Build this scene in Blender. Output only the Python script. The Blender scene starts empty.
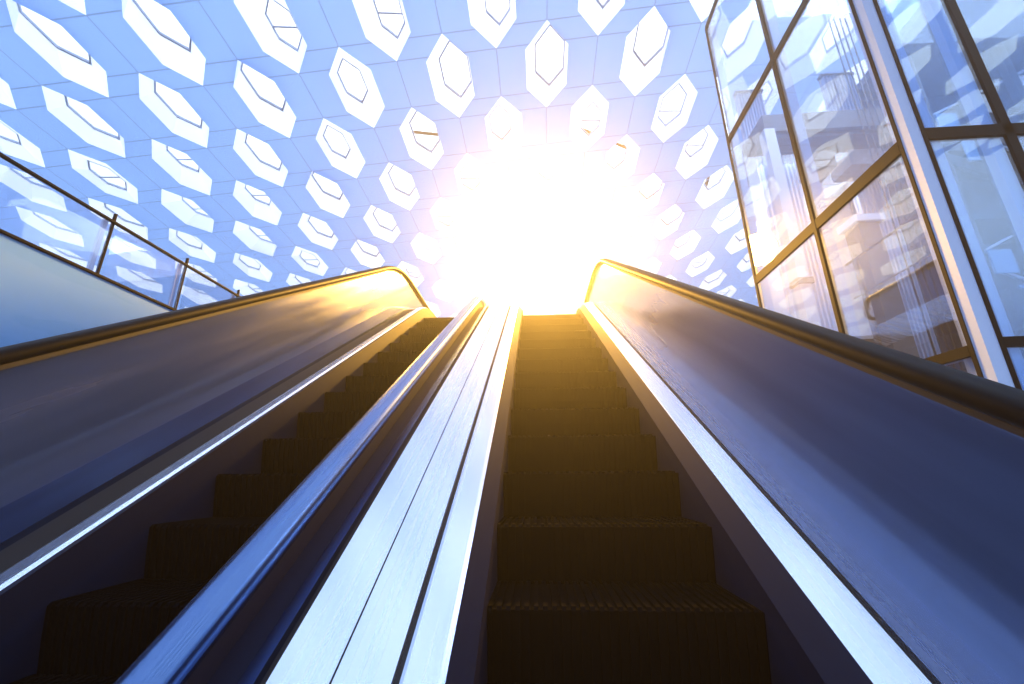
import bpy, bmesh, math, random
from mathutils import Vector, Matrix
random.seed(4)
SC = bpy.context.scene
COL = SC.collection
HAZE = True
SPOT, LE, DENS, DENS2, ANI = 80, 28000, .0095, .024, .745

# ------------------------------------------------------------------ helpers
def link(o, parent=None):
    COL.objects.link(o)
    if parent: o.parent = parent
    return o
def mesh_obj(name, verts, faces, m, parent=None, smooth=False):
    me = bpy.data.meshes.new(name)
    me.from_pydata([tuple(v) for v in verts], [], faces)
    me.materials.append(m)
    bm = bmesh.new(); bm.from_mesh(me)
    bmesh.ops.recalc_face_normals(bm, faces=bm.faces)
    bm.to_mesh(me); bm.free()
    if smooth:
        for p in me.polygons: p.use_smooth = True
    me.update()
    return link(bpy.data.objects.new(name, me), parent)
def tag(o, label=None, cat=None, group=None, kind=None):
    if label: o['label'] = label
    if cat: o['category'] = cat
    if group: o['group'] = group
    if kind: o['kind'] = kind
    return o
def empty(name, loc=(0, 0, 0)):
    o = bpy.data.objects.new(name, None); o.empty_display_size = .2
    o.location = loc
    return link(o)
class MB:
    def __init__(s): s.v = []; s.f = []
    def hexa(s, p):
        b = len(s.v); s.v += [Vector(q) for q in p]
        for q in ((0, 3, 2, 1), (4, 5, 6, 7), (0, 1, 5, 4), (1, 2, 6, 5), (2, 3, 7, 6), (3, 0, 4, 7)):
            s.f.append(tuple(b + k for k in q))
        return s
    def box(s, x0, x1, y0, y1, z0, z1):
        return s.hexa([(x0, y0, z0), (x1, y0, z0), (x1, y1, z0), (x0, y1, z0), (x0, y0, z1), (x1, y0, z1), (x1, y1, z1), (x0, y1, z1)])
    def bar(s, a, b, w, h=None, n=4):
        a = Vector(a); b = Vector(b); h = h or w
        d = (b - a).normalized()
        up = Vector((0, 0, 1)) if abs(d.z) < .95 else Vector((0, 1, 0))
        r = d.cross(up).normalized(); u = r.cross(d)
        base = len(s.v)
        if n == 4: prof = [(-w/2, -h/2), (w/2, -h/2), (w/2, h/2), (-w/2, h/2)]
        else: prof = [(w/2*math.cos(2*math.pi*k/n), h/2*math.sin(2*math.pi*k/n)) for k in range(n)]
        m = len(prof)
        for c in (a, b):
            for (p, q) in prof: s.v.append(c + r*p + u*q)
        for k in range(m):
            k2 = (k+1) % m
            s.f.append((base+k, base+k2, base+m+k2, base+m+k))
        s.f.append(tuple(base+k for k in reversed(range(m)))); s.f.append(tuple(base+m+k for k in range(m)))
        return s
    def build(s, name, m, parent=None, smooth=False):
        return mesh_obj(name, s.v, s.f, m, parent, smooth)

# ------------------------------------------------------------------ materials
def mat(name):
    m = bpy.data.materials.new(name); m.use_nodes = True
    nt = m.node_tree; nt.nodes.clear()
    out = nt.nodes.new('ShaderNodeOutputMaterial')
    return m, nt, out
def N(nt, t, **kw):
    n = nt.nodes.new(t)
    for k, v in kw.items():
        if k in n.inputs: n.inputs[k].default_value = v
        else: setattr(n, k, v)
    return n
def pbr(name, col, rough=.5, metal=0., spec=.5, noise=0., scale=(1, 1, 1), nscale=6., rvar=0., bump=0., aniso=0., run=False):
    m, nt, out = mat(name)
    p = N(nt, 'ShaderNodeBsdfPrincipled')
    p.inputs['Base Color'].default_value = (*col, 1)
    p.inputs['Roughness'].default_value = rough
    p.inputs['Metallic'].default_value = metal
    p.inputs['Specular IOR Level'].default_value = spec
    p.inputs['Anisotropic'].default_value = aniso
    nt.links.new(p.outputs[0], out.inputs[0])
    if noise or rvar or bump:
        tc = N(nt, 'ShaderNodeTexCoord'); mp = N(nt, 'ShaderNodeMapping'); mp.inputs['Scale'].default_value = scale
        nz = N(nt, 'ShaderNodeTexNoise'); nz.inputs['Scale'].default_value = nscale; nz.inputs['Detail'].default_value = 5
        if run:   # brushing runs along the incline
            cb = N(nt, 'ShaderNodeCombineXYZ')
            for q, ax in enumerate(((1, 0, 0), (0, .8508, .5255), (0, -.5255, .8508))):
                dt = N(nt, 'ShaderNodeVectorMath', operation='DOT_PRODUCT'); dt.inputs[1].default_value = ax
                nt.links.new(tc.outputs['Object'], dt.inputs[0]); nt.links.new(dt.outputs['Value'], cb.inputs[q])
            nt.links.new(cb.outputs[0], mp.inputs[0])
        else: nt.links.new(tc.outputs['Object'], mp.inputs[0])
        nt.links.new(mp.outputs[0], nz.inputs['Vector'])
        if noise:
            mx = N(nt, 'ShaderNodeMix', data_type='RGBA')
            mx.inputs[6].default_value = (*[c*(1-noise) for c in col], 1); mx.inputs[7].default_value = (*[min(1, c*(1+noise)) for c in col], 1)
            nt.links.new(nz.outputs[0], mx.inputs[0]); nt.links.new(mx.outputs[2], p.inputs['Base Color'])
        if rvar:
            mr = N(nt, 'ShaderNodeMapRange'); mr.inputs[1].default_value = .3; mr.inputs[2].default_value = .7
            mr.inputs[3].default_value = max(.02, rough-rvar); mr.inputs[4].default_value = rough+rvar
            nt.links.new(nz.outputs[0], mr.inputs[0]); nt.links.new(mr.outputs[0], p.inputs['Roughness'])
        if bump:
            bp = N(nt, 'ShaderNodeBump'); bp.inputs['Strength'].default_value = bump; bp.inputs['Distance'].default_value = .02
            nt.links.new(nz.outputs[0], bp.inputs['Height']); nt.links.new(bp.outputs[0], p.inputs['Normal'])
    return m
def glass(name, tint=(1, 1, 1), refl=.12, rough=.01, k=.9, bump=0.):
    m, nt, out = mat(name)
    tr = N(nt, 'ShaderNodeBsdfTransparent'); tr.inputs[0].default_value = (*tint, 1)
    gl = N(nt, 'ShaderNodeBsdfGlossy'); gl.inputs['Roughness'].default_value = rough; gl.inputs[0].default_value = (.9, .95, 1, 1)
    fr = N(nt, 'ShaderNodeLayerWeight'); fr.inputs['Blend'].default_value = .3
    mr = N(nt, 'ShaderNodeMapRange'); mr.inputs[3].default_value = refl; mr.inputs[4].default_value = k
    nt.links.new(fr.outputs['Fresnel'], mr.inputs[0])
    mx = N(nt, 'ShaderNodeMixShader')
    if bump:
        tc = N(nt, 'ShaderNodeTexCoord'); nz = N(nt, 'ShaderNodeTexNoise'); nz.inputs['Scale'].default_value = 1.1; nz.inputs['Detail'].default_value = 2
        bp = N(nt, 'ShaderNodeBump'); bp.inputs['Strength'].default_value = bump; bp.inputs['Distance'].default_value = .05
        nt.links.new(tc.outputs['Object'], nz.inputs['Vector'])
        nt.links.new(nz.outputs[0], bp.inputs['Height']); nt.links.new(bp.outputs[0], gl.inputs['Normal'])
    nt.links.new(mr.outputs[0], mx.inputs[0]); nt.links.new(tr.outputs[0], mx.inputs[1]); nt.links.new(gl.outputs[0], mx.inputs[2])
    nt.links.new(mx.outputs[0], out.inputs[0])
    return m
def membrane(name, dif, trn, seams=None, gloss=0.):
    m, nt, out = mat(name)
    d = N(nt, 'ShaderNodeBsdfDiffuse'); d.inputs[0].default_value = (*dif, 1)
    t = N(nt, 'ShaderNodeBsdfTranslucent'); t.inputs[0].default_value = (*trn, 1)
    a = N(nt, 'ShaderNodeAddShader')
    nt.links.new(d.outputs[0], a.inputs[0]); nt.links.new(t.outputs[0], a.inputs[1]); nt.links.new(a.outputs[0], out.inputs[0])
    if seams:
        A_, B_ = seams
        tc = N(nt, 'ShaderNodeTexCoord'); sp = N(nt, 'ShaderNodeSeparateXYZ'); nt.links.new(tc.outputs['Object'], sp.inputs[0])
        def mth(op, x, y=None, z=None):
            n = nt.nodes.new('ShaderNodeMath'); n.operation = op
            for k, v in enumerate((x, y, z)):
                if v is None: continue
                if isinstance(v, (int, float)): n.inputs[k].default_value = v
                else: nt.links.new(v, n.inputs[k])
            return n.outputs[0]
        def line(src, period, off, w):
            q = mth('ADD', mth('DIVIDE', src, period), off)
            fr = mth('ABSOLUTE', mth('SUBTRACT', mth('FRACT', q), .5))
            return mth('LESS_THAN', fr, w/period/2)
        l = mth('MAXIMUM', line(sp.outputs[1], B_, .5-.64, .035), line(sp.outputs[1], B_, .5-.36, .035))
        l = mth('MAXIMUM', l, line(sp.outputs[0], A_, .5, .03))
        for sh, c in ((d, dif), (t, trn)):
            mx = N(nt, 'ShaderNodeMix', data_type='RGBA')
            mx.inputs[6].default_value = (*c, 1); mx.inputs[7].default_value = (*[k*.62 for k in c], 1)
            nt.links.new(l, mx.inputs[0]); nt.links.new(mx.outputs[2], sh.inputs[0])
    return m

# ------------------------------------------------------------------ camera
CP, CR, CY = math.radians(17.62), math.radians(-.38), math.radians(-3.83)
fw = Vector((math.sin(CY)*math.cos(CP), math.cos(CY)*math.cos(CP), math.sin(CP)))
r0 = Vector((math.cos(CY), -math.sin(CY), 0)); u0 = r0.cross(fw)
rt = r0*math.cos(CR)+u0*math.sin(CR); upv = -r0*math.sin(CR)+u0*math.cos(CR)
cd = bpy.data.cameras.new('camera'); cam = link(bpy.data.objects.new('camera', cd))
cam.matrix_world = Matrix(((rt.x, upv.x, -fw.x, 0), (rt.y, upv.y, -fw.y, 0), (rt.z, upv.z, -fw.z, 0), (0, 0, 0, 1)))
cd.sensor_width = 36; cd.lens = 426.2/1024*36; cd.clip_start = .02; cd.clip_end = 500
SC.camera = cam
FPX = 426.2
def project(p):
    p = Vector(p); d = p.dot(fw)
    if d <= .01: return None
    return 512+FPX*p.dot(rt)/d, 342-FPX*p.dot(upv)/d
def ray(x, y): return fw*FPX+rt*(x-512)-upv*(y-342)
def onY(x, y, Y): d = ray(x, y); return d*(Y/d.y)
def onX(x, y, X): d = ray(x, y); return d*(X/d.x)

# ------------------------------------------------------------------ palette
STEEL = pbr('brushed stainless steel', (.66, .77, .95), .27, 1., noise=.06, scale=(1, .006, 1), nscale=34, rvar=.03, run=True)
STEEL_SKIRT = pbr('dark satin steel', (.004, .009, .028), .6, 0., .12, noise=.3, scale=(1, .02, 1), nscale=20, run=True)
CHROME = pbr('polished rail steel', (.09, .17, .36), .2, 1., noise=.5, scale=(1, .05, 1), nscale=9, rvar=.08, run=True)
RUBBER = pbr('black handrail rubber', (.0015, .0015, .003), .5, 0., .06)
SEAL = pbr('black rubber seal', (.006, .007, .011), .7)
STEP = pbr('black anodised step', (.0012, .0015, .003), .9, 0., .01)
PANEL = pbr('lit smoked balustrade', (.07, .12, .26), .17, .32, .6, noise=.6, scale=(1, .07, 1.2), nscale=4, rvar=.1, run=True)  # right panel copy, reflected brightness put into its base colour
PANEL_L = pbr('shaded smoked balustrade', (.03, .055, .13), .18, .14, .6, noise=.6, scale=(1, .07, 1.2), nscale=4, rvar=.1, run=True)  # left copy of the same panel design, its shade put into the colour
BRONZE = pbr('dark bronze frame', (.0015, .0013, .002), .55, 0., .06)
FIN = pbr('white glazing fin', (.50, .62, .85), .4)
WHITE = pbr('white painted wall', (.74, .77, .86), .6)
GREY = pbr('grey interior concrete', (.11, .12, .14), .7)
DARKSTEEL = pbr('blue grey steelwork', (.02, .045, .10), .45, .1)
STONE = pbr('dark stone floor', (.03, .04, .06), .35)
FROST = pbr('pale blue back painted glass', (.2, .42, .75), .3, 0., .2, scale=(1, .3, 2), nscale=2.2, rvar=.1)
GLASS = glass('clear facade glass', (.95, .97, 1.), .07, .012, .4, bump=.05)
GLASS_F = glass('front facade glass', (.80, .90, 1.), .05, .012, .4, bump=.05)
GLASS_L = glass('clear guard glass', (.94, .96, 1.), .02, .02, .2, bump=.1)
PANE = glass('skylight glass', (1, 1, 1), .03, .02, .4)
CEIL = membrane('pale blue ceiling panels', (.30, .38, .55), (.10, .215, .47), seams=(0, 0) and None)
COFFER = membrane('white skylight reveal', (.5, .52, .56), (.80, .84, .9))

# ------------------------------------------------------------------ ceiling (tilted plane) and skylights
H = 12.
LA, LB, LX, LY = .1151*H, .1648*H, .0356*H, .7786*H
TX, TY, LR = .075, -.087, .005
ex = Vector((1, 0, TX)); ey = Vector((0, 1, TY))
CM = Matrix(((1, 0, 0, 0), (0, 1, 0, 0), (TX, TY, 1, H), (0, 0, 0, 1)))
CM = CM @ Matrix.Translation((LX, LY, 0))   # lattice coordinates -> hall
def tilt(v): return [(p[0], p[1], p[2]+TX*p[0]+TY*p[1]) for p in v]
CEIL = membrane('pale blue ceiling panels', (.13, .17, .27), (.195, .335, .63), seams=(LA, LB))
HL, HW = 1.28*LB, .43*2*LA
def hexpts(s=1., dx=0., dy=0., z=0.):
    return [Vector((dx+s*x, dy+s*y, z)) for x, y in ((0, HL/2), (HW/2, HL*.23), (HW/2, -HL*.23), (0, -HL/2), (-HW/2, -HL*.23), (-HW/2, HL*.23))]
cv, cf = [], []
sky_cells = []
I0, I1, J0, J1 = -26, 20, -9, 15
for i in range(I0, I1+1):
    for j in range(J0-1, J1+2):
        if (i+j) % 2: continue
        if j < J0 or j > J1: continue
        cx, cy = i*LA, j*LB
        b = len(cv)
        hp = [p+Vector((cx, cy, 0)) for p in hexpts()]
        w2, h2 = LA/2, LB
        rp = [(cx, cy+h2), (cx+w2, cy+h2), (cx+w2, cy+HL*.23), (cx+w2, cy-HL*.23), (cx+w2, cy-h2), (cx, cy-h2),
              (cx-w2, cy-h2), (cx-w2, cy-HL*.23), (cx-w2, cy+HL*.23), (cx-w2, cy+h2)]
        cv += hp + [Vector((x, y, 0)) for x, y in rp]
        h = [b+k for k in range(6)]; r = [b+6+k for k in range(10)]
        cf += [(r[0], h[0], h[1], r[2], r[1]), (r[2], h[1], h[2], r[3]), (r[3], h[2], h[3], r[5], r[4]),
               (r[5], h[3], h[4], r[7], r[6]), (r[7], h[4], h[5], r[8]), (r[8], h[5], h[0], r[0], r[9])]
        sky_cells.append((i, j))
ceiling = mesh_obj('ceiling', tilt(cv), cf, CEIL); ceiling.location = CM @ Vector((0, 0, 0))
tag(ceiling, 'pale blue panelled ceiling pierced by rows of hexagonal skylights', kind='structure')

# variants of the skylight: frame lip, tapering reveal, inner pane
def sky_variant(k):
    rnd = random.Random(k)
    s = .5+.25*rnd.random(); dx = (rnd.random()-.5)*.30*HW; dy = (rnd.random()-.5)*.35*HL; z = .22+.3*rnd.random()
    lo = hexpts(); hi = hexpts(s, dx, dy, z)
    v = lo+hi; f = [(q, (q+1) % 6, 6+(q+1) % 6, 6+q) for q in range(6)]
    rev = bpy.data.meshes.new('reveal'); rev.from_pydata(tilt(v), [], f); rev.materials.append(COFFER)
    a, b_ = hexpts(s, dx, dy, z), hexpts(s*.93, dx, dy, z)
    c, d = hexpts(s, dx, dy, z+.07), hexpts(s*.93, dx, dy, z+.07)
    v = a+b_+c+d; f = []
    for q in range(6):
        n = (q+1) % 6
        f += [(q, n, 6+n, 6+q), (12+q, 18+q, 18+n, 12+n), (6+q, 6+n, 18+n, 18+q), (q, 12+q, 12+n, n)]
    m = MB(); m.v = v; m.f = f
    if k % 2:   # a crossing glazing bar
        y = dy+HL*s*(rnd.random()-.5)*.4
        m.bar((dx-HW*s*.5, y, z+.02), (dx+HW*s*.5, y+.1, z+.02), .03)
    fr = bpy.data.meshes.new('pane_frame'); fr.from_pydata(tilt(m.v), [], m.f); fr.materials.append(FIN)
    t, bt = hexpts(s*.94, dx, dy, z+.045), hexpts(s*.94, dx, dy, z+.03)
    pn = bpy.data.meshes.new('glass_pane')
    pn.from_pydata(tilt(bt), [], [(0, 1, 2, 3, 4, 5)]); pn.materials.append(PANE)
    return rev, fr, pn
VARS = [sky_variant(k) for k in range(8)]
ordn = ['first', 'second', 'third', 'fourth', 'fifth', 'sixth', 'seventh', 'eighth', 'ninth', 'tenth', 'eleventh', 'twelfth', 'thirteenth',
        'fourteenth', 'fifteenth', 'sixteenth', 'seventeenth', 'eighteenth', 'nineteenth', 'twentieth']
rows = {}
for (i, j) in sky_cells:
    pc = project(CM @ Vector((i*LA, j*LB, 0)))
    if not pc: continue
    pts = [project(CM @ (p+Vector((i*LA, j*LB, 0)))) for p in hexpts()]
    if any(p is None for p in pts): continue
    inside = any(-4 < p[0] < 1028 and -4 < p[1] < 335 for p in pts)
    # what the balustrades and landing hide
    cx, cy = pc
    low = cy > 232+max(0, (cx-545))*.33+12 if cx > 545 else cy > 232+(545-cx)*.24+12
    if inside and not low and j <= 10: rows.setdefault(j, []).append((cx, cy, i))
for j in sorted(rows): rows[j].sort()
jlist = sorted(rows)
for rj, j in enumerate(jlist):
    for q, (cx, cy, i) in enumerate(rows[j]):
        e = empty('skylight', CM @ Vector((i*LA, j*LB, 0)))
        tag(e, 'white hexagonal skylight, %s from left in the %s ceiling row from the top' % (ordn[q] if q < 20 else str(q+1), ordn[rj]),
            'skylight', 'hexagonal skylights in the ceiling')
        rev, fr, pn = VARS[(i*5+j*3+(i*j) % 7) % 8]
        for nm, me in (('reveal', rev), ('pane_frame', fr), ('glass_pane', pn)):
            link(bpy.data.objects.new(nm, me), e)

# steelwork above the ceiling, glimpsed through the panes
RUST = pbr('brown painted steel', (.22, .13, .06), .6)
def above(x, y, h):
    d = ray(x, y); t = (H+h)/(d.z-TX*d.x-TY*d.y); return d*t
def lift(mb, name, par):
    o = mb.build(name, RUST); o.parent = par; o.matrix_parent_inverse = Matrix.Translation(par.location).inverted(); return o
a, b = above(716, 118, 1.1), above(694, 205, 1.1)
tr = empty('roof_truss', (a+b)/2); tag(tr, 'brown lattice truss glimpsed through the skylights left of the glass box', 'truss')
o_ = Vector((.45, 0, .35))
lift(MB().bar(a, b, .09), 'chord', tr); lift(MB().bar(a+o_, b+o_, .09), 'chord', tr)
for k in range(14):
    t0, t1 = k/14, (k+1)/14
    lift(MB().bar(a.lerp(b, t0)+(o_ if k % 2 else o_*0), a.lerp(b, t1)+(o_*0 if k % 2 else o_), .05), 'web_member', tr)
for (x0, yy0, x1, yy1, lb) in ((395, 130, 470, 138, 'thin roof purlin crossing the skylights left of the glare'), (575, 126, 650, 158, 'thin brown roof purlin crossing the skylights above the glare')):
    a, b = above(x0, yy0, .95), above(x1, yy1, .95)
    tr = empty('roof_purlin', (a+b)/2); tag(tr, lb, 'purlin'); lift(MB().bar(a, b, .07), 'bar', tr)

# ------------------------------------------------------------------ escalators
SL, YA = math.radians(31.7), math.radians(-.69)
HD = Vector((math.sin(YA), math.cos(YA), 0)); R = Vector((math.cos(YA), -math.sin(YA), 0))
D = HD*math.cos(SL)+Vector((0, 0, math.sin(SL))); NN = R.cross(D)
W0, S0, S1, RAD, LEV = -1.25, -1.6, 6.75, 1.6, 1.5
def path():
    """stations along the run at base height W0: (point, normal)"""
    st = []
    n = 14
    for k in range(n+1): st.append((D*(S0+(S1-S0)*k/n)+NN*W0, NN))
    C = D*S1+NN*(W0-RAD)
    for k in range(1, 9):
        a = SL*(1-k/8)
        nn = Vector((0, 0, 1))*math.cos(a)-HD*math.sin(a)
        st.append((C+nn*RAD, nn))
    p = st[-1][0]
    for k in (1, 2): st.append((p+HD*LEV*k/2, Vector((0, 0, 1))))
    return st
PATH = path()
def sweep(name, prof, m, parent, smooth=False, st=None, closed=True):
    """prof: list of (u, w) in cross-section"""
    st = st or PATH
    v, f = [], []; k = len(prof)
    for (p, n) in st:
        for (u, w) in prof: v.append(p+R*u+n*(w-W0))
    for a in range(len(st)-1):
        for q in range(k if closed else k-1):
            q2 = (q+1) % k
            f.append((a*k+q, a*k+q2, (a+1)*k+q2, (a+1)*k+q))
    if closed:
        f.append(tuple(range(k))[::-1]); f.append(tuple((len(st)-1)*k+q for q in range(k)))
    return mesh_obj(name, v, f, m, parent, smooth)
def rectp(u0, u1, w0, w1): return [(u0, w0), (u1, w0), (u1, w1), (u0, w1)]
LANDZ = PATH[-1][0].z
# handrail oval profile, path with newel turn at the upper end
def handrail(uc, wc, parent, hw=.052, hh=.036):
    prof = []
    for k in range(16):
        a = 2*math.pi*k/16
        prof.append((uc+hw*math.copysign(abs(math.cos(a))**.7, math.cos(a)), wc+hh*math.copysign(abs(math.sin(a))**.7, math.sin(a))))
    st = list(PATH)
    # newel: half circle downwards beyond the level part
    p, n = st[-1]; e = wc-W0; rr = .22
    c = p+Vector((0, 0, e-rr))
    for k in range(1, 11):
        a = math.pi*k/10
        nn = Vector((0, 0, 1))*math.cos(a)+HD*math.sin(a)
        st.append((c+nn*rr-nn*e, nn))
    return sweep('handrail', prof, RUBBER, parent, True, st)
def arcpanel(name, u0, u1, w0, w1, m, parent): return sweep(name, rectp(u0, u1, w0, w1), m, parent)

# step mesh (local: x across, y depth, z up; origin at the nose)
TD = .37; TR = TD*math.tan(SL)
def step_mesh(width, name='step'):
    n = int(width/.032); dx = width/n
    prof = []
    x = -width/2
    for k in range(n):
        prof += [(x, 0), (x+dx*.5, 0), (x+dx*.5, -.011), (x+dx, -.011)]
        x += dx
    v, f = [], []
    m = len(prof)
    # tread back, nose, riser bottom (riser gently curved)
    st = [(TD+.02, 0, 'z'), (0.012, 0, 'z'), (0, -.012, 'y'), (.012, -TR*.5, 'y'), (.035, -TR-.02, 'y')]
    for (y, z, ax) in st:
        for (px, d) in prof:
            if ax == 'z': v.append((px, y, z+d))
            else: v.append((px, y-d, z))
    for a in range(len(st)-1):
        for q in range(m-1): f.append((a*m+q, a*m+q+1, (a+1)*m+q+1, (a+1)*m+q))
    b = len(v); w = width/2
    v += [(-w, TD+.02, -.012), (w, TD+.02, -.012), (w, TD+.02, -TR-.02), (-w, TD+.02, -TR-.02), (-w, .035, -TR-.02), (w, .035, -TR-.02), (-w, 0, -.012), (w, 0, -.012)]
    f += [(b, b+1, b+2, b+3), (b+3, b+2, b+5, b+4), (b+6, b, b+3, b+4), (b+7, b+5, b+2, b+1)]
    me = bpy.data.meshes.new(name); me.from_pydata(v, [], f); me.materials.append(STEP); me.update()
    return me
def run_steps(root, uc, width):
    me = step_mesh(width)
    step = TD/math.cos(SL)
    s = S0+.2
    rot = Matrix(((R.x, HD.x, 0, 0), (R.y, HD.y, 0, 0), (0, 0, 1, 0), (0, 0, 0, 1)))
    while s < S1+.3:
        p = D*s+NN*W0+R*uc
        if s > S1-.2:   # flattening under the comb
            e = s-S1+.2
            p -= Vector((0, 0, e*e*.16))
        o = link(bpy.data.objects.new('step', me), root)
        o.matrix_world = Matrix.Translation(p) @ rot
        s += step
def escalator(label, uL, uR):
    e = empty('escalator', (0, 0, 0)); tag(e, label, 'escalator', 'parallel escalators'); return e

# right-hand escalator
eR = escalator('near right escalator with empty dark steps running up into the glare', -.2, .8)
run_steps(eR, .2835, .936)
sweep('skirt_panel', [(-.205, W0-.305), (-.185, W0-.305), (-.187, -1.18), (-.247, -1.105), (-.247, -1.13), (-.205, -1.18)], STEEL_SKIRT, eR)
sweep('skirt_panel', [(.752, W0-.305), (.772, W0-.305), (.772, -1.19), (.818, -1.13), (.818, -1.107), (.752, -1.185)], STEEL_SKIRT, eR)
sweep('inner_deck', [(-.365, -1.14), (-.248, -1.14), (-.248, -1.104), (-.262, -1.096), (-.355, -1.096), (-.365, -1.1)], STEEL, eR)
sweep('inner_deck', [(.819, -1.14), (.948, -1.14), (.948, -1.1), (.938, -1.084), (.829, -1.116), (.819, -1.122)], STEEL, eR)
arcpanel('seal_strip', .948, .972, -1.15, -1.115, SEAL, eR)
sweep('outer_deck', [(.972, -1.15), (1.125, -1.15), (1.125, -1.092), (.972, -1.096)], STEEL, eR)
arcpanel('balustrade_panel', 1.125, 1.145, -1.2, -.475, PANEL, eR)
arcpanel('handrail_track', 1.112, 1.158, -.49, -.462, SEAL, eR)
handrail(1.135, -.435, eR, .060, .034)
arcpanel('outer_cladding', 1.15, 1.30, -1.55, -1.10, STEEL, eR)
arcpanel('truss_soffit', -.20, 1.28, -1.75, -1.56, STEEL_SKIRT, eR)
# left-hand escalator
eL = escalator('far left escalator beside the glass guard, with dark steps and chrome inner rail', -1.8, -.8)
run_steps(eL, -1.36, .90)
arcpanel('skirt_panel', -1.835, -1.815, W0-.305, -1.115, STEEL_SKIRT, eL)
sweep('inner_deck', [(-1.91, -1.14), (-1.835, -1.16), (-1.835, -1.112), (-1.845, -1.1), (-1.9, -1.096), (-1.91, -1.1)], STEEL, eL)
arcpanel('seal_strip', -2.10, -1.91, -1.16, -1.125, SEAL, eL)
sweep('outer_deck', [(-2.33, -1.15), (-2.10, -1.15), (-2.10, -1.096), (-2.33, -1.07)], CHROME, eL)
arcpanel('balustrade_panel', -2.35, -2.33, -1.2, -.475, PANEL_L, eL)
arcpanel('handrail_track', -2.363, -2.317, -.49, -.462, SEAL, eL)
handrail(-2.34, -.435, eL, .060, .034)
arcpanel('outer_cladding', -2.5, -2.355, -1.55, -1.10, STEEL, eL)
arcpanel('truss_soffit', -2.48, -.80, -1.75, -1.56, STEEL_SKIRT, eL)
# low inner kerb with its polished rail
arcpanel('inner_kerb', -.90, -.80, W0-.305, -1.12, STEEL_SKIRT, eL)
rp = []
for k in range(14):
    a = 2*math.pi*k/14
    rp.append((-.915+.068*math.copysign(abs(math.cos(a))**.75, math.cos(a)), -.985+.045*math.copysign(abs(math.sin(a))**.75, math.sin(a))))
sweep('inner_rail', rp, CHROME, eL, True)
arcpanel('rail_web', -.925, -.885, -1.12, -1.02, STEEL_SKIRT, eL)
# deck cover between the two machines
dk = empty('deck_cover'); tag(dk, 'long brushed steel deck between the two escalators', 'deck cover')
arcpanel('seal_strip', -.385, -.365, -1.15, -1.112, SEAL, dk)
sweep('cover_panel', [(-.540, -1.15), (-.385, -1.15), (-.385, -1.098), (-.540, -1.098)], STEEL, dk)
arcpanel('joint_strip', -.546, -.540, -1.15, -1.104, SEAL, dk)
sweep('cover_panel', [(-.712, -1.15), (-.546, -1.15), (-.546, -1.098), (-.712, -1.098)], STEEL, dk)
arcpanel('seal_strip', -.742, -.712, -1.15, -1.122, SEAL, dk)
sweep('edge_trim', [(-.79, -1.15), (-.742, -1.15), (-.742, -1.094), (-.79, -1.100)], CHROME, dk)

# landing floor and hall floor
fl = MB(); y0 = PATH[-1][0].y
fl.box(-2.9, 3.4, y0, y0+20, LANDZ-.35, LANDZ)
o = fl.build('floor', STONE); tag(o, 'dark stone upper landing beyond the escalators', kind='structure')
BZ = (D*S0+NN*W0).z
fl = MB(); fl.box(-30, 30, -14, 45, BZ-3.2, BZ-3.0)
o = fl.build('floor', STONE); tag(o, 'dark stone hall floor far below', kind='structure')

# ------------------------------------------------------------------ right glass box
K = 4/3
XW = 3*K; YC = 2.93*K+.04; Y2 = 4.2*K; Y3 = 5.54*K; ZC, ZB, ZA, ZT = .82*K, 2.555*K, 4.92*K, 7.3*K; ZBOT = BZ-3.0
wr = empty('wall_right', (XW, YC, ZBOT)); tag(wr, 'tall glass curtain wall box with bronze frames and white fins', kind='structure')
def pw(mb, name, m):
    o = mb.build(name, m); o.parent = wr; o.matrix_parent_inverse = wr.matrix_world.inverted(); return o
wr.matrix_world = Matrix.Translation((XW, YC, ZBOT))
XE = 13.
def mull(x, y, face, w=.06):
    if face == 'x':
        pw(MB().box(x-.035, x, y-w/2, y+w/2, ZBOT, ZT), 'mullion', BRONZE)
        pw(MB().box(x+.03, x+.17, y-.05, y+.05, ZBOT, ZT), 'fin', FIN)
    else:
        pw(MB().box(x-w/2, x+w/2, y-.03, y, ZBOT, ZT), 'mullion', BRONZE)
        pw(MB().box(x-.17, x-.05, y+.03, y+.12, ZBOT, ZT), 'fin', FIN)
mull(XW, Y3, 'x', .05); mull(XW, Y2, 'x', .065)
# corner post: bronze, white, bronze
pw(MB().box(XW-.03, XW+.02, YC+.085, YC+.125, ZBOT, ZT), 'mullion', BRONZE)
pw(MB().box(XW-.02, XW+.10, YC-.02, YC+.085, ZBOT, ZT), 'corner_post', FIN)
pw(MB().box(XW+.10, XW+.14, YC-.03, YC+.02, ZBOT, ZT), 'mullion', BRONZE)
pw(MB().box(XW+.04, XW+.18, YC+.16, YC+.24, ZBOT, ZT), 'fin', FIN)
pw(MB().box(XW+.24, XW+.33, YC+.05, YC+.16, ZBOT, ZT), 'fin', FIN)
mull(XW+.95, YC+.0, 'y', .095); mull(XW+2.2, YC, 'y', .1)
for z, hh in ((ZC, .05), (ZB, .075), (ZA, .055), (ZT, .05)):
    pw(MB().box(XW-.03, XW+.01, YC+.13, Y3, z-hh, z+hh), 'transom', BRONZE)
    pw(MB().box(XW+.145, XE, YC-.03, YC+.01, z-hh+.04, z+hh*.8+.04), 'transom', BRONZE)
pw(MB().box(8.7, XE, YC+.05, 11, ZT+.06, ZT+.26), 'skylight_screen', pbr('deep blue skylight screen', (.04, .10, .24), .6))  # added over the right part to hide the bright skylights and darken it
zs = [ZBOT, ZC, ZB, ZA, ZT]
ysx = [YC+.13, Y2, Y3]
xsy = [XW+.145, XW+.98, XW+2.2, XE]
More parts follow.
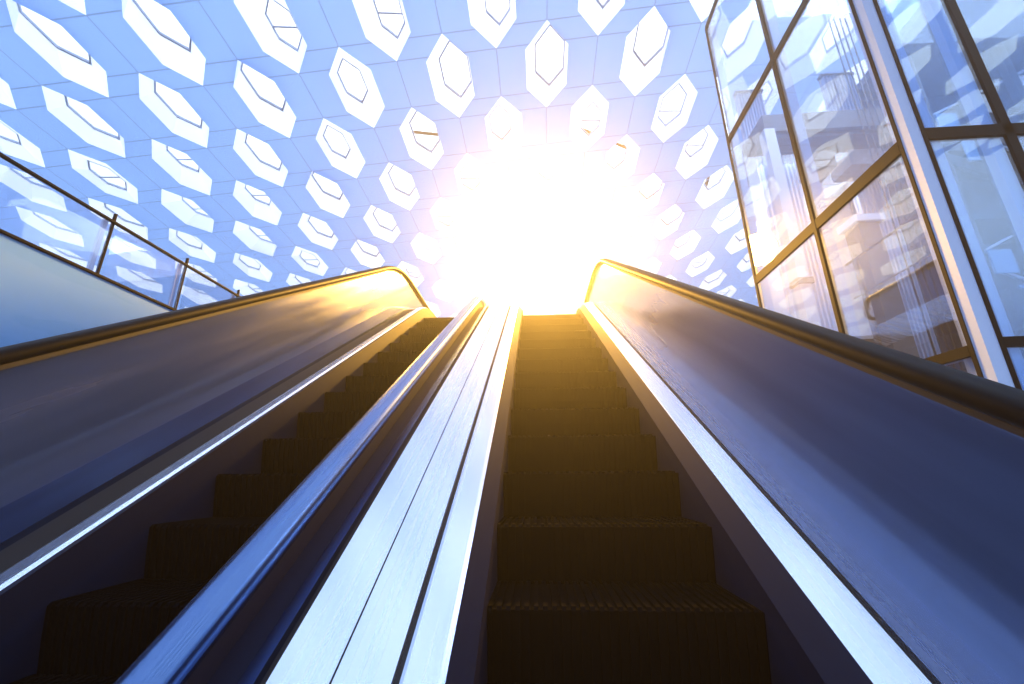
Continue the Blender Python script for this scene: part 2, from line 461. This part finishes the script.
for a in range(4):
    for b in range(2):
        pw(MB().box(XW-.012, XW, ysx[b]+.03, ysx[b+1]-.03, zs[a]+.05, zs[a+1]-.05), 'glass_pane', GLASS)
    for b in range(3):
        pw(MB().box(xsy[b]+.03, xsy[b+1]-.03, YC-.012, YC, zs[a]+.09, zs[a+1]-.01), 'glass_pane', GLASS_F)

# ------------------------------------------------------------------ inside the glass box
F0 = ZBOT
BLUE = pbr('deep blue interior wall', (.02, .06, .17), .5, noise=.2, nscale=1.5)
BROWN = pbr('grey brown interior wall', (.07, .065, .07), .6)
CABLE = pbr('dark steel cable', (.015, .018, .03), .5)
def thing(name, loc, label, cat, group=None):
    e = empty(name, loc); tag(e, label, cat, group); return e
def part(mb, name, m, par, smooth=False):
    o = mb.build(name, m, None, smooth); o.parent = par; o.matrix_parent_inverse = Matrix.Translation(par.location).inverted(); return o
# slab with its soffit band
e = thing('floor_slab', (7, 8.3, 7.25), 'grey concrete slab edge crossing high inside the glass box', 'slab')
part(MB().box(5.15, 8.7, 8, 9.0, 7.30, 7.76), 'slab_edge', GREY, e)
part(MB().box(5.15, 8.7, 8.1, 9.0, 7.18, 7.295), 'soffit_band', BROWN, e)
e = thing('floor_slab', (7, 8.3, 6.4), 'short grey slab below the high slab inside the glass box', 'slab')
for x0, x1 in ((6.15, 6.7), (7.0, 7.75), (8.0, 8.5)): part(MB().box(x0, x1, 8.3, 8.9, 6.55, 6.95), 'slab_edge', GREY, e)
part(MB().box(6.1, 8.6, 8.5, 8.95, 6.95, 7.02), 'slab_top', WHITE, e)
# column
e = thing('interior_column', (6.72, 8, F0), 'grey brown square column behind the glass, beside the hanging cables', 'column')
part(MB().box(6.53, 6.93, 8.0, 8.4, F0, 4.9), 'shaft', GREY, e)
part(MB().box(6.45, 7.01, 7.92, 8.48, 4.9, 5.05), 'capital', WHITE, e)
e = thing('interior_column', (5.35, 7.2, F0), 'slim white column standing behind the second bronze mullion', 'column')
part(MB().box(5.0, 5.22, 7.8, 8.02, F0, 7.2), 'shaft', WHITE, e)
part(MB().box(4.96, 5.26, 7.76, 8.06, 3.5, 3.62), 'collar', GREY, e)
# cables
for k, w_ in enumerate(('leftmost', 'second from left', 'third from left', 'rightmost')):
    x = 7.12+.125*k
    e = thing('steel_cable', (x, 7.9, 1.2), 'thin dark vertical cable, %s of four inside the glass box' % w_, 'cable', 'vertical cables inside the glass box')
    part(MB().bar((x, 7.9, F0), (x, 7.9, 10.4), .034, n=8), 'cable_rod', CABLE, e)
    part(MB().bar((x, 7.9, 1.6), (x, 7.9, 1.8), .06, n=8), 'turnbuckle', CABLE, e)
# louvred walls: board with upright blades
def louvre(x0, x1, y, z0, z1, label, nb=9):
    e = thing('louvre_screen', ((x0+x1)/2, y, z0), label, 'louvre screen', 'white louvre screens inside the glass box')
    part(MB().box(x0, x1, y+.10, y+.14, z0, z1), 'backing_board', WHITE, e)
    for k in range(nb):
        x = x0+(x1-x0)*(k+.5)/nb
        part(MB().box(x-.018, x+.018, y, y+.10, z0, z1), 'blade', FIN, e)
    part(MB().box(x0-.03, x1+.03, y-.02, y+.14, z1, z1+.07), 'head_rail', GREY, e)
louvre(5.25, 6.05, 8.6, F0, 7.15, 'tall white louvre screen under the left end of the high slab')
louvre(5.35, 6.0, 9.1, 7.78, 9.6, 'white louvre screen standing on the high slab')
louvre(6.25, 6.5, 9.2, F0, 5.4, 'narrow white louvre screen just left of the grey column', 4)
louvre(7.75, 8.55, 9.3, F0, 10.2, 'tall white louvre screen behind the corner post')
# white rear wall with window openings and dark lower part
e = thing('rear_wall', (7, 11, F0), 'white rear wall with dark openings at the back of the glass box', 'wall')
part(MB().box(6.1, 12.4, 11, 11.15, 3.3, 9.7), 'wall_panel', WHITE, e)
part(MB().box(6.1, 12.4, 10.9, 11.15, F0, 3.3), 'dado', BROWN, e)
for x0, x1, z0, z1 in ((6.9, 7.5, 8.2, 9.4), (8.3, 8.8, 8.0, 9.3), (9.6, 10.2, 7.9, 9.4), (6.2, 6.6, 8.1, 9.3), (8.9, 9.5, 6.2, 7.6), (7.2, 7.8, 5.0, 6.4)):
    part(MB().box(x0, x1, 10.93, 10.995, z0, z1), 'window', BLUE, e)
# guard rail
e = thing('guard_rail', (6.1, 7, 3.4), 'thin dark guard rail with two bars low inside the glass box', 'railing')
part(MB().bar((6.0, 6.0, F0), (6.0, 6.0, 3.95), .05, n=8), 'post', CABLE, e)
part(MB().bar((6.0, 7.6, F0), (6.0, 7.6, 3.95), .05, n=8), 'post', CABLE, e)
part(MB().bar((6.0, 5.9, 3.9), (6.0, 7.9, 3.9), .045, n=8), 'top_bar', CABLE, e)
part(MB().bar((6.0, 5.9, 3.2), (6.0, 7.9, 3.2), .03, n=8), 'lower_bar', CABLE, e)
e = thing('guard_rail', (5.0, 6, 1.5), 'pale steel sill rail at the foot of the glass box', 'railing')
part(MB().box(4.35, 4.5, 4.3, 8, 1.15, 1.25), 'sill', FIN, e)
part(MB().box(4.4, 4.45, 4.5, 4.6, F0, 1.15), 'post', FIN, e); part(MB().box(4.4, 4.45, 7.5, 7.6, F0, 1.15), 'post', FIN, e)
# dark stair tower on the right
e = thing('stair_tower', (10.5, 8, F0), 'dark blue steel stair tower behind the right-hand glass panes', 'stairs')
part(MB().box(8.75, 12.6, 9.6, 9.75, F0, 9.6), 'rear_panel', BLUE, e)
for k in range(4):
    z = 1.6+k*1.75
    part(MB().box(8.75, 12.6, 8.4, 9.5, z, z+.16), 'landing', DARKSTEEL, e)
    a, b = ((8.9, 8.5, z+.15), (12.2, 8.5, z+1.75)) if k % 2 else ((12.2, 8.5, z+.15), (8.9, 8.5, z+1.75))
    part(MB().bar(a, b, .10, .26), 'stringer', DARKSTEEL, e)
    a2 = (a[0], 8.42, a[2]+.75); b2 = (b[0], 8.42, b[2]+.75)
    part(MB().bar(a2, b2, .05, .05), 'hand_bar', FIN, e)
    for t in (.15, .45, .75):
        x = a[0]+(b[0]-a[0])*t; zz = a[2]+(b[2]-a[2])*t
        part(MB().box(x-.22, x+.22, 8.36, 8.39, zz+.1, zz+.62), 'side_panel', WHITE if (k+int(t*9)) % 2 else FROST, e)
for x in (8.8, 9.75, 10.9, 12.1):
    part(MB().box(x, x+.16, 8.2, 8.36, F0, 9.6), 'upright', DARKSTEEL, e)
e = thing('floor_slab', (10, 8, 2.3), 'dark lower slab at the right edge behind the glass', 'slab')
part(MB().box(8.2, 13, 7.4, 8.15, 2.35, 3.1), 'slab_edge', DARKSTEEL, e)
part(MB().box(8.2, 13, 7.35, 7.395, 2.3, 2.36), 'edge_trim', FIN, e)

# ------------------------------------------------------------------ left glass guard
XL = -4.
ZR, ZF = 1.75*K, 1.335*K
wl = empty('wall_left'); wl.matrix_world = Matrix.Translation((XL, 4, ZF))
tag(wl, 'glass guard over a pale blue glazed fascia on the left', kind='structure')
def pl(mb, name, m):
    o = mb.build(name, m); o.parent = wl; o.matrix_parent_inverse = wl.matrix_world.inverted(); return o
pl(MB().box(XL-.02, XL+.02, -3, 14, ZR-.008, ZR+.008), 'top_rail', BRONZE)
pl(MB().box(XL-.02, XL+.02, -3, 14, ZF-.01, ZF+.01), 'bottom_rail', BRONZE)
ys = [-.2+.87*k*1.0 for k in range(-3, 16)]
ys = [3.26+.87*k for k in range(-6, 12)]
for k in range(len(ys)-1):
    pl(MB().box(XL-.006, XL+.006, ys[k]+.03, ys[k+1]-.03, ZF+.015, ZR-.015), 'glass_pane', GLASS_L)
for k in (6, 7, 8, 9):
    pl(MB().box(XL-.035, XL-.008, ys[k]-.008, ys[k]+.008, ZF-.05, ZR+.1), 'glass_clamp', BRONZE)
    pl(MB().box(XL-.06, XL-.036, ys[k]-.07, ys[k]-.03, ZF-.05, ZR), 'post', FIN)
pl(MB().box(XL-.06, XL, -3, 14, BZ-3.0, ZF-.014), 'fascia', FROST)

# ------------------------------------------------------------------ lights, world, haze
w = bpy.data.worlds.new('sky'); SC.world = w; w.use_nodes = True
nt = w.node_tree; nt.nodes.clear()
out = nt.nodes.new('ShaderNodeOutputWorld'); bg = nt.nodes.new('ShaderNodeBackground')
tc = nt.nodes.new('ShaderNodeTexCoord'); sp = nt.nodes.new('ShaderNodeSeparateXYZ'); cr = nt.nodes.new('ShaderNodeValToRGB')
mr = nt.nodes.new('ShaderNodeMapRange'); mr.inputs[1].default_value = -1; mr.inputs[2].default_value = 1
nt.links.new(tc.outputs['Generated'], sp.inputs[0]); nt.links.new(sp.outputs[2], mr.inputs[0]); nt.links.new(mr.outputs[0], cr.inputs[0])
e = cr.color_ramp.elements
e[0].position = 0; e[0].color = (.01, .02, .05, 1)
e[1].position = 1; e[1].color = (.88, .94, 1, 1)
for p, c in ((.49, (.015, .035, .10, 1)), (.57, (.08, .16, .38, 1)), (.68, (.60, .75, 1, 1))):
    x = cr.color_ramp.elements.new(p); x.color = c
bg.inputs[1].default_value = 2.55
nt.links.new(cr.outputs[0], bg.inputs[0]); nt.links.new(bg.outputs[0], out.inputs[0])

for (x, y, z, en) in ((6.2, 5.6, 9.5, 300), (9.6, 6.4, 9.5, 110), (6.0, 9.8, 6.9, 150)):  # fill lights added to brighten the inside of the glass box
    A = bpy.data.lights.new('glass_box_fill_light', 'AREA'); A.shape = 'RECTANGLE'; A.size = 3.2; A.size_y = 3.0; A.energy = en; A.color = (.85, .92, 1)
    ao = link(bpy.data.objects.new('glass_box_fill_light', A)); ao.location = (x, y, z)
ld = ray(548, 258).normalized()
lp = ld*15.5  # warm spot added inside the hall to make the glare
L = bpy.data.lights.new('added_glare_spot', 'SPOT'); L.spot_size = math.radians(SPOT); L.spot_blend = 1; L.energy = LE; L.color = (1, .50, .075); L.shadow_soft_size = .55
lo = link(bpy.data.objects.new('added_glare_spot', L)); lo.location = lp; lo.rotation_euler = (lp-Vector((-1.2, 0, -2.0))).to_track_quat('Z', 'Y').to_euler()
if HAZE:
    m, nt, out = mat('added glare haze')
    vs = N(nt, 'ShaderNodeVolumeScatter'); vs.inputs['Anisotropy'].default_value = ANI
    vs.inputs['Color'].default_value = (1, 1, 1, 1)
    # haze added to carry the glare, denser under the roof, thinner near the escalators
    tc = N(nt, 'ShaderNodeNewGeometry'); sp = N(nt, 'ShaderNodeSeparateXYZ'); mr = N(nt, 'ShaderNodeMapRange')
    mr.inputs[1].default_value = 2.5; mr.inputs[2].default_value = 7; mr.inputs[3].default_value = DENS; mr.inputs[4].default_value = DENS2
    nt.links.new(tc.outputs['Position'], sp.inputs[0]); nt.links.new(sp.outputs[2], mr.inputs[0]); nt.links.new(mr.outputs[0], vs.inputs['Density'])
    nt.links.new(vs.outputs[0], out.inputs['Volume'])
    hz = MB().box(-40, 36, -16, 48, BZ-3.6, 19).build('haze', m)
    tag(hz, 'thin haze added through the whole hall to carry the glare', 'haze', kind='stuff')

SC.view_settings.view_transform = 'Standard'; SC.view_settings.look = 'None'
SC.view_settings.gamma = 1; SC.view_settings.exposure = 0; SC.view_settings.use_curve_mapping = False
SC.cycles.max_bounces = 8; SC.cycles.transparent_max_bounces = 16; SC.cycles.volume_bounces = 0
SC.cycles.use_denoising = True
